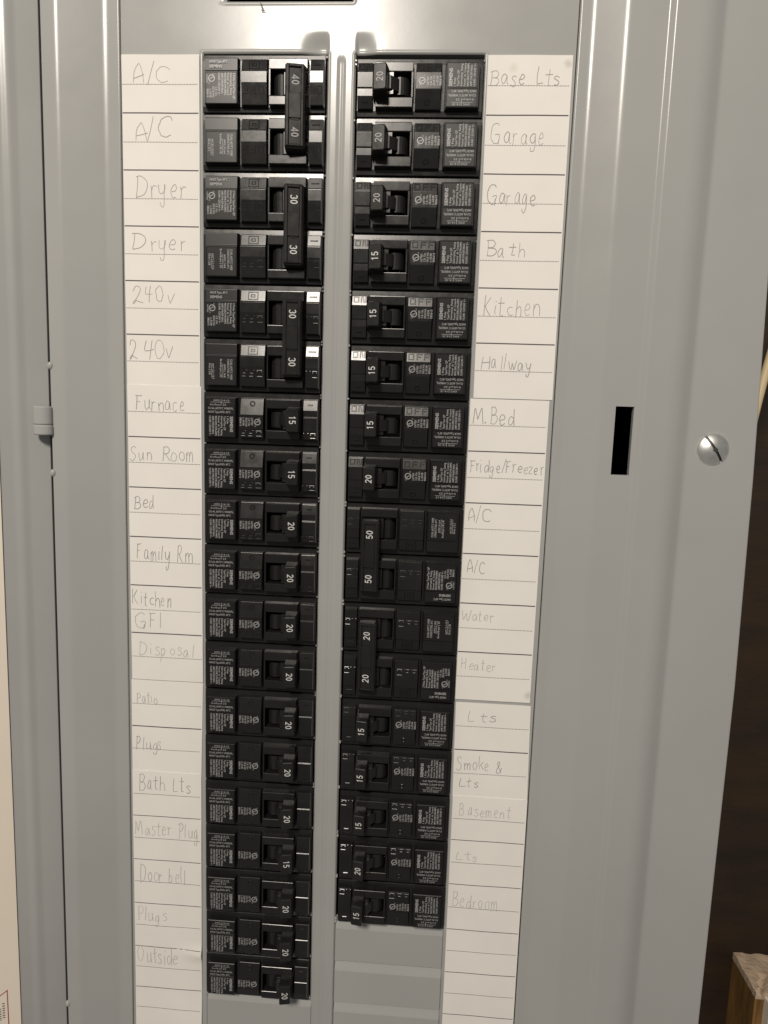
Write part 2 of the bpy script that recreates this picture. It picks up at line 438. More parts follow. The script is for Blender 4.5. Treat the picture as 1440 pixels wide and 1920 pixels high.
# ------------------------------------------------------------------ stud, cable
stud = bpy.data.objects.new('stud_end', None); COL.objects.link(stud)
tag(stud, 'short wooden stud end topped with crumbling plaster beside the panel', 'stud')
mb = MB(); mb.box(382.2, 470, -537.5, -760, -WALL, -WALL + 34, 0.3); mb.link('timber', M['stud'], stud)
V = []; F = []; n1, n2 = 30, 18
for j in range(n2 + 1):
    for i in range(n1 + 1):
        y = WALL - 34.5 * j / n2; x = 382.0 + 62 * i / n1
        z = -533.6 + random.uniform(-.2, .2) + 0.35 * math.sin(i * .9 + j * .7)
        # crack running down to the front
        cx_ = 387.5 + (WALL - y - 18) * -0.12 + 0.8 * math.sin(j * 1.7)
        if j > 9 and abs(x - cx_ - (n2 - j) * 0.9) < 1.6: z -= 3.0
        if j == n2: y += random.uniform(-.8, .5)
        if i == 0: x += random.uniform(-.12, .12)
        V.append((x, y, z))
top = len(V)
for j in range(n2):
    for i in range(n1): F.append((j * (n1 + 1) + i, j * (n1 + 1) + i + 1, (j + 1) * (n1 + 1) + i + 1, (j + 1) * (n1 + 1) + i))
low = {}
def lo(i, j):
    if (i, j) not in low:
        v = V[j * (n1 + 1) + i]; low[(i, j)] = len(V); V.append((v[0], v[1], -538.5 + random.uniform(-.3, .3)))
    return low[(i, j)]
for j in range(n2): F.append((j * (n1 + 1), (j + 1) * (n1 + 1), lo(0, j + 1), lo(0, j)))
for i in range(n1): F.append((n2 * (n1 + 1) + i, n2 * (n1 + 1) + i + 1, lo(i + 1, n2), lo(i, n2)))
link('plaster_cap', mesh_of('plaster_cap', V, F, M['plaster']), stud)
mb = MB(); mb.box(388.0, 470, -536.5, -760, -WALL + 34.2, -WALL + 42, 0.8); mb.link('drywall_edge', M['drywall'], stud)

def tube(pts, r, n=12):
    mb = MB(); rings = []
    for i, p in enumerate(pts):
        a = Vector(pts[max(0, i - 1)]); b = Vector(pts[min(len(pts) - 1, i + 1)]); t = (b - a).normalized()
        s1 = t.cross(Vector((0, 1, 0))).normalized(); s2 = t.cross(s1)
        rings.append([tuple(Vector(p) + r * (math.cos(2 * math.pi * k / n) * s1 + math.sin(2 * math.pi * k / n) * s2)) for k in range(n)])
    mb.loft(rings); return mb
pts = [(322.0 + 12 * (t / 20) ** 1.5 * 1.6 - 2.5, 45 + 4 * math.sin(t / 9), -215 + 6.5 * t) for t in range(0, 30)]
cb = link('cable', tube(pts, 2.3).mesh('cable', M['cable'], True))
tag(cb, 'pale sheathed cable running up behind the edge of the trim', 'cable')

# ------------------------------------------------------------------ breakers
T12 = math.tan(math.radians(13))
def base_parts(mb, win, lo_):
    (u0, u1, wt, wb) = win; e = 0.3
    full = [(-e, -15), (-e, 2.4), (-e - .3, 2.74), (-2.9, 2.95), (-22.5, 2.95), (-25.4 + e + .3, 2.74), (-25.4 + e, 2.4), (-25.4 + e, -15)]
    mb.prism(0.2, u0, full); mb.prism(u1, 57.0, full)
    mb.prism(u0, u1, [(-e, -15), (-e, 2.4), (-e - .3, 2.74), (-2.9, 2.95), (wt, 2.95), (wt, -15)])
    mb.prism(u0, u1, [(wb, -15), (wb, 2.95), (-22.5, 2.95), (-25.4 + e + .3, 2.74), (-25.4 + e, 2.4), (-25.4 + e, -15)])
    mb.box(u0, u1, wt, wb, -15, lo_)
def ridge(mb, r, hf, t):
    """a raised rib with sloping flanks on a facet; r = four corners (u, w)"""
    cu = sum(p[0] for p in r) / 4; cw = sum(p[1] for p in r) / 4; k = []
    du = max(p[0] for p in r) - min(p[0] for p in r); dw = max(p[1] for p in r) - min(p[1] for p in r)
    m = min(du, dw) * .4
    for (u, w) in r:
        k.append((u + (m if u < cu else -m), w + (m if w < cw else -m)))
    vs = [(u, -(hf(w) - .05), w) for u, w in r] + [(u, -(hf(w) + t), w) for u, w in k]
    mb.raw(vs, [(0, 1, 2, 3), (4, 5, 6, 7), (0, 1, 5, 4), (1, 2, 6, 5), (2, 3, 7, 6), (3, 0, 4, 7)])
def letters(mb, ch, x, w, sx, sz, t, toU, toH):
    """raised block letters, in the reading frame (x right, w up); toU / toH place them on the facet"""
    s = 0.7
    def bar(x0, x1, y0, y1):
        a, b = toU(x + x0), toU(x + x1); c, d = w(y0), w(y1)
        r = [(a, c), (b, c), (b, d), (a, d)]
        ridge(mb, r, toH, t)
    if ch == 'O': bar(0, sx, 0, s); bar(0, sx, sz - s, sz); bar(0, s, s, sz - s); bar(sx - s, sx, s, sz - s)
    if ch == 'F': bar(0, s, 0, sz); bar(s, sx, sz - s, sz); bar(s, sx * .8, sz * .5 - s / 2, sz * .5 + s / 2)
    if ch == 'N':
        bar(0, s, 0, sz); bar(sx - s, sx, 0, sz)
        a0, a1 = toU(x + s), toU(x + sx - s); b0, b1 = toU(x + s * 2), toU(x + sx - 2 * s)
        q = [(a0, w(sz)), (b0, w(sz)), (a1, w(0)), (b1, w(0))]
        vs = [(u, -(toH(ww) - .05), ww) for u, ww in q] + [(u * .3 + m_ * .7, -(toH(ww) + t), ww) for (u, ww), m_ in zip(q, ((a0 + b0) / 2,) * 2 + ((a1 + b1) / 2,) * 2)]
        mb.raw(vs, [(0, 1, 2, 3), (4, 5, 6, 7), (0, 1, 5, 4), (1, 2, 6, 5), (2, 3, 7, 6), (3, 0, 4, 7)])
def bump_ring(mb, u, w, r0, r1, hf, t, n=18):
    rm = (r0 + r1) / 2; vs = []
    for k in range(n):
        a = 2 * math.pi * k / n
        for (r, tt) in ((r0, -.05), (rm - .06, t), (rm + .06, t), (r1, -.05)):
            q = w + r * math.sin(a); vs.append((u + r * math.cos(a), -(hf(q) + tt), q))
    fs = []
    for k in range(n):
        for c in range(3): fs.append((4 * k + c, 4 * k + c + 1, (4 * k + 5 + c) % (4 * n), (4 * k + 4 + c) % (4 * n)))
    mb.raw(vs, fs)
def ul_mark(mb, u, w, r, h, d='D'):
    ring(mb, u, w, r - .35, r, h)
    put_text(mb, 'U', u + .05, w + r * .55, r * .62, h, 'D', r * .5, .03); put_text(mb, 'L', u - r * .5, w + .1, r * .62, h, 'D', r * .5, .03)
    put_text(mb, 'C', u + r * .35, w + r * 1.35, .8, h, 'D'); put_text(mb, 'US', u - r * .9, w - r * .95, .65, h, 'D')

# ---- single pole ---------------------------------------------------------
OH = lambda w: 6.5 - (w + 10.9) * T12 if w > -10.9 else 6.5       # the O facet (tilts up)
OFFH = lambda w: 6.5 + (w + 17.8) * T12                             # the OFF facet (tilts down)
IH = lambda w: 6.0 - (w + 8.1) * T12
mb = MB(); base_parts(mb, (32.3, 42.0, -7.6, -18.0), -6)
mb.rprism(18.7, 30.7, [(-2.6, 2.8), (-3.0, OH(-3.2)), (-10.9, 6.5), (-17.8, 6.5), (-22.1, OFFH(-22.1)), (-22.6, 2.8)], .5, .45, .45)
slit = lambda u0, u1, w, h_: mb.prism(u0, u1, [(w + .13, h_ - .2), (w, h_ + .12), (w - .13, h_ - .2)])
slit(19.2, 30.2, -11.1, 6.5)
mb.rprism(49.6, 56.8, [(-2.7, 2.8), (-3.1, IH(-3.3)), (-8.1, 6.0), (-11.2, 6.0), (-11.6, 6.35), (-17.8, 6.5), (-22.1, OFFH(-22.1)), (-22.6, 2.8)], .35, .3, .2)
mb.bar(31.6, 48.5, -3.1, -7.55, 2.8, 6.5, .45, .35); mb.bar(31.6, 48.5, -18.05, -22.3, 2.8, 6.5, .45, .35)
mb.box(31.6, 32.3, -7.55, -18.05, 2.8, 6.45); mb.box(42.0, 48.5, -7.55, -18.05, 2.8, 5.2)
case1 = mb.mesh('case', M['black'])
mb = MB()
mb.rprism(2.0, 17.4, [(-2.6, 2.8), (-3.1, 6.5), (-22.2, 6.5), (-22.7, 2.8)], .5, .2, .7)
slit(2.4, 16.6, -11.3, 6.5)
def border(mb, u0, u1, w0, w1, hf, s=.42, t=.16):
    ridge(mb, [(u0, w0), (u1, w0), (u1, w0 - s), (u0, w0 - s)], hf, t); ridge(mb, [(u0, w1 + s), (u1, w1 + s), (u1, w1), (u0, w1)], hf, t)
    ridge(mb, [(u0, w0), (u0 + s, w0), (u0 + s, w1), (u0, w1)], hf, t); ridge(mb, [(u1 - s, w0), (u1, w0), (u1, w1), (u1 - s, w1)], hf, t)
F65 = lambda w: 6.5
border(mb, 2.5, 16.6, -11.5, -22.0, F65); border(mb, 2.5, 16.6, -3.4, -11.2, F65)
labelplate1 = mb.mesh('label_plate', M['label'])
# handle : tapering paddle, neck and drum
mb = MB()
def rc(u0, u1, w0, w1, h, c=0.0):
    if c == 0: return [(u0, -h, w0), (u1, -h, w0), (u1, -h, w1), (u0, -h, w1)]
    return [(u0 + c, -h, w0), (u1 - c, -h, w0), (u1, -h, w0 - c), (u1, -h, w1 + c), (u1 - c, -h, w1), (u0 + c, -h, w1), (u0, -h, w1 + c), (u0, -h, w0 - c)]
mb.loft([rc(42.0, 49.4, -5.9, -19.9, 2.0, .5), rc(42.5, 49.3, -6.6, -19.2, 7.0, .5), rc(42.9, 49.1, -7.1, -18.7, 11.6, .5), rc(43.1, 49.0, -7.3, -18.5, 13.2, .5), rc(43.25, 48.9, -7.55, -18.25, 13.75, .5), rc(43.5, 48.65, -7.9, -17.9, 13.95, .5)])
mb.loft([[(37.2 + 4.2 * math.cos(a_), -(0.6 + 4.2 * math.sin(a_)), z) for a_ in [math.pi * 2 * k / 20 for k in range(20)]] for z in (-9.2, -16.6)])
mb.loft([rc(36.5, 43.5, -10.2, -15.6, 1.5), rc(38.2, 43.5, -10.2, -15.6, 5.4), rc(41.5, 43.5, -10.2, -15.6, 8.0)])
mb.box(40.2, 42.8, -8.2, -17.6, -2, 7.0, .2)
HT = 0.17                                            # a thrown handle leans: its front turns towards the rail
lean_h = lambda v, c: [(u, y + (u - c) * HT * smooth01((-y - 5) / 4) if u > c - 7 else y, w) for u, y, w in v]
mb.v = lean_h(mb.v, 46.05)
handle1 = mb.mesh('handle', M['handle'])
# marks
mb = MB()
bump_ring(mb, 24.9, -5.6, .6, 1.5, OH, .3)
omark = mb.mesh('off_ring_mark', M['black'])
mb = MB()
def slot_bar(mb, u0, u1, w0, w1, hf, t):
    r = [(u0, w0), (u1, w0), (u1, w1), (u0, w1)]
    ridge(mb, r, hf, t)
slot_bar(mb, 51.9, 54.5, -5.1, -5.95, IH, .3)
imark = mb.mesh('on_bar_mark', M['black'])
mb = MB()
for ch, x in (('O', .5), ('N', 3.9)): letters(mb, ch, x, lambda y: -21.8 + (3.0 - y), 2.8, 3.0, .10, lambda x: 56.6 - x, OFFH)
onmark = mb.mesh('on_lettering', M['black'])
mb = MB()
for ch, x in (('O', .9), ('F', 4.8), ('F', 8.4)): letters(mb, ch, x, lambda y: -21.6 + (3.2 - y), 2.9, 3.2, .10, lambda x: 30.5 - x, OFFH)
offmark = mb.mesh('off_lettering', M['black'])
# print
mb = MB(); h = 6.54
put_text(mb, 'AWG', 5.9, -4.9, .95, h, 'R', 3.0); put_text(mb, '14-10', 10.4, -4.9, .95, h, 'R', 3.3); rect(mb, 4.6, 14.2, -5.25, -5.4, h); rect(mb, 9.6, 9.8, -3.9, -6.9, h)
put_text(mb, 'lb-in/lb-po', 4.3, -6.9, .95, h, 'R', 5.0); put_text(mb, '25', 10.4, -6.9, .95, h, 'R', 1.8)
put_text(mb, 'CU-AL 60/75°C WIRE/FIL.', 3.3, -8.7, 1.0, h, 'R', 12.6, .008); put_text(mb, 'HACR Type,SWD, 40°C', 3.3, -10.5, 1.05, h, 'R', 11.0, .008)
for i, (t, l, cp, bo) in enumerate((('SIEMENS', 7.6, 1.5, .025), ('1 Pole', 3.6, 1.0, .01), ('Type/Tipo QP', 6.8, 1.0, .01), ('Interrupting  Rating', 9.4, 1.0, .01), ('Pouvoir  de  Coupure', 9.6, 1.0, .01), ('MAX.RMS.SYM.AMPS.', 9.7, 1.0, .01), ('AMP.SYM.EFF.MAX.', 9.0, 1.0, .01), ('10,000 120/240 V~', 9.6, 1.0, .01))):
    put_text(mb, t, (14.1, 12.5, 11.05, 9.6, 8.15, 6.7, 5.25, 3.8)[i], -12.0, cp, h, 'D', l, bo)
ul_mark(mb, 27.6, -14.3, 1.55, h)
for i, (t, l) in enumerate((('LISTED', 3.6), ('C.B. Ckt.', 4.0), ('ISSUE NO.', 4.4), ('L-5538', 3.8), ('E82615', 4.0))):
    put_text(mb, t, 24.6 - 1.42 * i, -12.4, .95, h, 'D', l, .012)
print1 = mb.mesh('label_print', M['print'])
def arc(cx, cy, rx, ry, a0, a1, n=10):
    return [(cx + rx * math.cos(math.radians(a0 + (a1 - a0) * k / n)), cy + ry * math.sin(math.radians(a0 + (a1 - a0) * k / n))) for k in range(n + 1)]
DIG = {'0': [arc(.27, .5, .2, .43, 90, 450, 18)], '1': [[(.1, .74), (.27, .93), (.27, .0)]],
       '2': [arc(.26, .7, .2, .23, 170, -40, 10) + [(.06, .07), (.49, .07)]],
       '3': [arc(.26, .71, .19, .22, 160, -70, 10), arc(.26, .29, .21, .23, 70, -160, 10)],
       '4': [[(.38, .0), (.38, .93), (.04, .28), (.52, .28)]],
       '5': [[(.46, .93), (.12, .93), (.09, .52)] + arc(.26, .32, .21, .26, 125, -155, 12)]}
_nums = {}
def num_mesh(t, m, big):
    k = (t, m, big)
    if k in _nums: return _nums[k]
    mb = MB(); cp = 3.4 if big else 3.2; adv = .64 * cp; hw = .064 * cp
    for n, ch in enumerate(t):
        off = (n - (len(t) - 1) / 2) * adv
        for st in DIG[ch]:
            vs = []
            for i, (x, y) in enumerate(st):
                A = st[max(0, i - 1)]; B = st[min(len(st) - 1, i + 1)]
                d1 = Vector((x - A[0], y - A[1])); d2 = Vector((B[0] - x, B[1] - y))
                if d1.length == 0: d1 = d2
                if d2.length == 0: d2 = d1
                d1.normalize(); d2.normalize(); b = (d1 + d2); b.normalize()
                f = 1 / max(.45, math.sqrt(max(0.0, (1 + d1.dot(d2)) / 2)))
                for sg in (-1, 1):
                    px, py = (x - .27) * cp - b.y * hw * f * sg, (y - .47) * cp + b.x * hw * f * sg
                    vs.append((py, 0, -(px + off)))
            mb.raw(vs, [(2 * i, 2 * i + 1, 2 * i + 3, 2 * i + 2) for i in range(len(st) - 1)])
    _nums[k] = mb.mesh('rating_number', M[m])
    return _nums[k]

# ---- double pole ---------------------------------------------------------
DH = lambda w: 5.95 - (w + 8.2) * T12
DOFF = lambda w: 6.5 + (w + 13.4) * math.tan(math.radians(7))
mb = MB(); base_parts(mb, (32.5, 41.0, -8.0, -18.9), -6)
mb.rprism(18.6, 31.2, [(-2.6, 2.8), (-3.0, DH(-3.2)), (-8.2, 5.95), (-8.6, 6.5), (-13.4, 6.5), (-22.7, DOFF(-22.7)), (-23.2, 2.8)], .4, .5, .5)
mb.rprism(50.4, 56.9, [(-2.6, 2.8), (-3.0, DH(-3.2)), (-8.0, 5.9), (-8.4, 6.45), (-13.4, 6.5), (-22.7, DOFF(-22.7)), (-23.2, 2.8)], .4, .3, .3)
mb.bar(31.9, 49.6, -3.2, -7.95, 2.8, 6.5, .45, .35); mb.bar(31.9, 49.6, -18.95, -23.0, 2.8, 6.5, .45, .35)
mb.box(31.9, 32.5, -7.95, -18.95, 2.8, 6.45); mb.box(41.0, 49.6, -7.95, -18.95, 2.8, 4.5)
case2 = mb.mesh('pole_case', M['black'])
mb = MB()
mb.rprism(2.0, 17.8, [(-2.4, 2.8), (-2.8, 5.85), (-8.3, 6.1), (-8.7, 6.5), (-22.7, 6.5), (-23.3, 2.8)], .45, .2, .6)
border(mb, 2.5, 17.1, -9.0, -22.6, F65)
labelplate2 = mb.mesh('label_plate', M['label'])
mb = MB()
for (a, b, c, d) in ((22.4, 27.4, -3.7, -7.7), (23.8, 26.0, -4.9, -6.5)):
    slot_bar(mb, a, b, c, c - .5, DH, .3); slot_bar(mb, a, b, d + .5, d, DH, .3); slot_bar(mb, a, a + .5, c, d, DH, .3); slot_bar(mb, b - .5, b, c, d, DH, .3)
boxmark = mb.mesh('off_box_mark', M['black'])
mb = MB(); slot_bar(mb, 51.8, 55.6, -5.3, -6.1, DH, .28); barmark2 = mb.mesh('on_bar_mark', M['black'])
mb = MB()
for ch, x in (('O', 1.2), ('F', 5.0), ('F', 8.6)): letters(mb, ch, x, lambda y: -18.4 + (3.6 - y), 2.9, 3.6, .07, lambda x: 31.0 - x, DOFF)
offmark2 = mb.mesh('off_lettering', M['black'])
mb = MB()
for ch, x in (('O', .4), ('N', 3.5)): letters(mb, ch, x, lambda y: -18.2 + (3.6 - y), 2.6, 3.6, .07, lambda x: 56.8 - x, DOFF)
onmark2 = mb.mesh('on_lettering', M['black'])
mb = MB()
h0, h1 = 2.0, 11.2
mb.loft([rc(39.6, 49.9, -6.2, -44.6, 1.0, .8), rc(40.2, 49.4, -7.4, -43.4, 9.4, .8), rc(40.4, 49.3, -7.6, -43.2, 10.9, .8), rc(40.8, 49.0, -8.0, -42.8, 11.2, .8)])
mb.box(40.9, 42.4, -8.3, -42.5, 11.0, 12.1, .3); mb.box(47.5, 48.9, -8.3, -42.5, 11.0, 12.1, .3)
mb.box(42.3, 47.6, -8.3, -9.3, 11.0, 12.05, .3); mb.box(42.3, 47.6, -41.5, -42.5, 11.0, 12.05, .3); mb.box(42.3, 47.6, -20.2, -30.6, 11.0, 11.95, .2)
mb.box(43.2, 46.8, -19.5, -20.6, 11.0, 11.5, .1); mb.box(43.2, 46.8, -30.2, -31.3, 11.0, 11.5, .1)
for zz in (0, -25.4):
    mb.loft([[(36.8 + 3.8 * math.cos(a_), -(0.4 + 3.8 * math.sin(a_)), z) for a_ in [math.pi * 2 * k / 20 for k in range(20)]] for z in (-8.6 + zz, -18.4 + zz)])
    mb.box(38.6, 41.2, -8.6 + zz, -18.4 + zz, -3, 5.6, .2)
mb.v = lean_h(mb.v, 44.95)
tie = mb.mesh('handle_tie', M['handle'])
mb = MB(); h = 6.54
put_text(mb, 'HACR Type, 40°C', 4.4, -5.2, 1.1, lambda w: 6.45, 'R', 8.4, .015); put_text(mb, 'SIEMENS', 4.4, -7.3, 1.25, lambda w: 6.45, 'R', 5.8, .02)
for i, (t, l) in enumerate((('2 Poles Type/Tipo QP', 11.2), ('Interrupting  Rating', 9.4), ('Pouvoir  de  Coupure', 9.6), ('MAX.RMS.SYM.AMPS.', 9.7), ('AMP.SYM.EFF.MAX.', 9.0), ('10,000 120/240 V~', 9.6))):
    put_text(mb, t, 15.4 - 1.38 * i, -9.5, 1.0, h, 'D', l, .012)
for i, (t, l, s) in enumerate((('C.B. Ckt.', 4.0, 6), ('ISSUE NO.', 4.8, 6), ('L-5538', 3.6, 7), ('E82615', 3.6, 7))): put_text(mb, t, 7.2 - 1.35 * i, -9.4 - s, .95, h, 'D', l, .012)
ul_mark(mb, 5.4, -11.8, 1.55, h); put_text(mb, 'LISTED', 2.8, -10.2, .8, h, 'D', 3.6, .01)
print2a = mb.mesh('label_print', M['print'])
def wire_print(awg, tq, mm2, nm):
    mb = MB()
    for i, (t, l) in enumerate((('CU/AL 60/75°C WIRE', 9.6), ('CONDUCTORS, 60°C', 9.0))): put_text(mb, t, 14.2 - 1.5 * i, -10.2, 1.05, h, 'D', l, .012)
    put_text(mb, 'AWG | ' + awg, 11.0, -12.6, 1.0, h, 'D', 6.2, .012); put_text(mb, 'lb-in/lb-po | ' + tq, 9.2, -10.2, 1.0, h, 'D', 8.6, .012)
    rect(mb, 10.45, 10.6, -12.4, -19.2, h)
    put_text(mb, 'mm² | ' + mm2, 5.4, -12.4, 1.0, h, 'D', 7.2, .012); put_text(mb, 'N.m | ' + nm, 3.7, -12.4, 1.0, h, 'D', 5.2, .012)
    rect(mb, 4.95, 5.1, -12.4, -19.2, h)
    return mb.mesh('label_print', M['print'])
print2b = wire_print('14-8', '25', '2.1-13.3', '2.8'); print2c = wire_print('8 | 6-4', '40 | 45', '8.4 | 13.3-21.2', '5.1')

def place(o, col, k):
    if col == 'L': o.location = (39.8 * MM, 0, (ZL - P * k) * MM)
    else:
        o.location = (168.9 * MM, 0, (ZR - P * (k + 1)) * MM); o.rotation_euler = (0, math.pi, 0)
def single(col, k, rating, nm, label):
    e = bpy.data.objects.new('circuit_breaker', None); COL.objects.link(e); place(e, col, k)
    e.location.x += random.uniform(-.15, .15) * MM; e.location.y += random.uniform(-.25, .25) * MM
    tag(e, label, 'circuit breaker', 'single pole circuit breakers')
    c = link('case', case1, e); link('on_bar_mark', imark, c); link('off_ring_mark', omark, c); link('on_lettering', onmark, c); link('off_lettering', offmark, c)
    lp = link('label_plate', labelplate1, e); link('label_print', print1, lp)
    hd = link('handle', handle1, e)
    link('rating_number', num_mesh(rating, nm, False), hd, (46.05 * MM, -14.0 * MM, (-12.9 + random.uniform(-.2, .2)) * MM)).rotation_euler.z = math.atan(HT)
    return e
def double(col, k, rating, nm, wire, label):
    e = bpy.data.objects.new('double_circuit_breaker', None); COL.objects.link(e)
    if col == 'L': place(e, col, k)
    else: place(e, col, k + 1)
    tag(e, label, 'circuit breaker', 'double pole circuit breakers')
    for q in (0, 1):
        z = -P * q * MM
        c = link('pole_case', case2, e, (0, 0, z)); link('on_bar_mark', barmark2, c); link('off_box_mark', boxmark, c); link('on_lettering', onmark2, c); link('off_lettering', offmark2, c)
        lp = link('label_plate', labelplate2, e, (0, 0, z)); link('label_print', print2a if q == 0 else wire, lp)
    t = link('handle_tie', tie, e)
    for z in (-14.4, -36.4): link('rating_number', num_mesh(rating, nm, True), t, (44.95 * MM, -11.26 * MM, z * MM)).rotation_euler.z = math.atan(HT)
    return e
double('L', 0, '40', 'num_grey', print2c, 'double pole breaker with a tie bar marked 40 above the Dryer breaker')
double('L', 2, '30', 'num', print2b, 'double pole breaker with a tie bar marked 30 beside the two Dryer labels')
double('L', 4, '30', 'num', print2b, 'double pole breaker with a tie bar marked 30 beside the two 240v labels')
LS = [('15', 'the Furnace label'), ('15', 'the Sun Room label'), ('20', 'the Bed label'), ('20', 'the Family Rm label'), ('20', 'the Kitchen GFI label'), ('20', 'the Disposal label'),
      ('20', 'the Patio label'), ('20', 'the Plugs label under Patio'), ('20', 'the Bath Lts label'), ('15', 'the Master Plug label'), ('20', 'the Door bell label'), ('20', 'the Plugs label under Door bell'), ('20', 'the Outside label')]
for i, (r_, t_) in enumerate(LS):
    single('L', 6 + i, r_, 'num', 'black single pole breaker marked %s beside %s' % (r_, t_))
RS = [(0, '20', 'the Base Lts label', 'num_grey'), (1, '20', 'the Garage label under Base Lts', 'num_grey'), (2, '20', 'the Garage label above Bath', 'num_grey'), (3, '15', 'the Bath label', 'num'), (4, '15', 'the Kitchen label under Bath', 'num'),
      (5, '15', 'the Hallway label', 'num'), (6, '15', 'the M.Bed label', 'num'), (7, '20', 'the Fridge/Freezer label', 'num'), (12, '15', 'the Lts label under Heater', 'num'), (13, '15', 'the Smoke and Lts label', 'num'),
      (14, '15', 'the Basement label', 'num'), (15, '20', 'the Lts label above Bedroom', 'num'), (16, '15', 'the Bedroom label', 'num')]
for (k, r_, t_, nm) in RS:
    single('R', k, r_, nm, 'black single pole breaker marked %s beside %s' % (r_, t_))
double('R', 8, '50', 'num', print2c, 'double pole breaker with a tie bar marked 50 between the Fridge/Freezer and Water breakers')
double('R', 10, '20', 'num', print2b, 'double pole breaker with a tie bar marked 20 beside the Water and Heater labels')

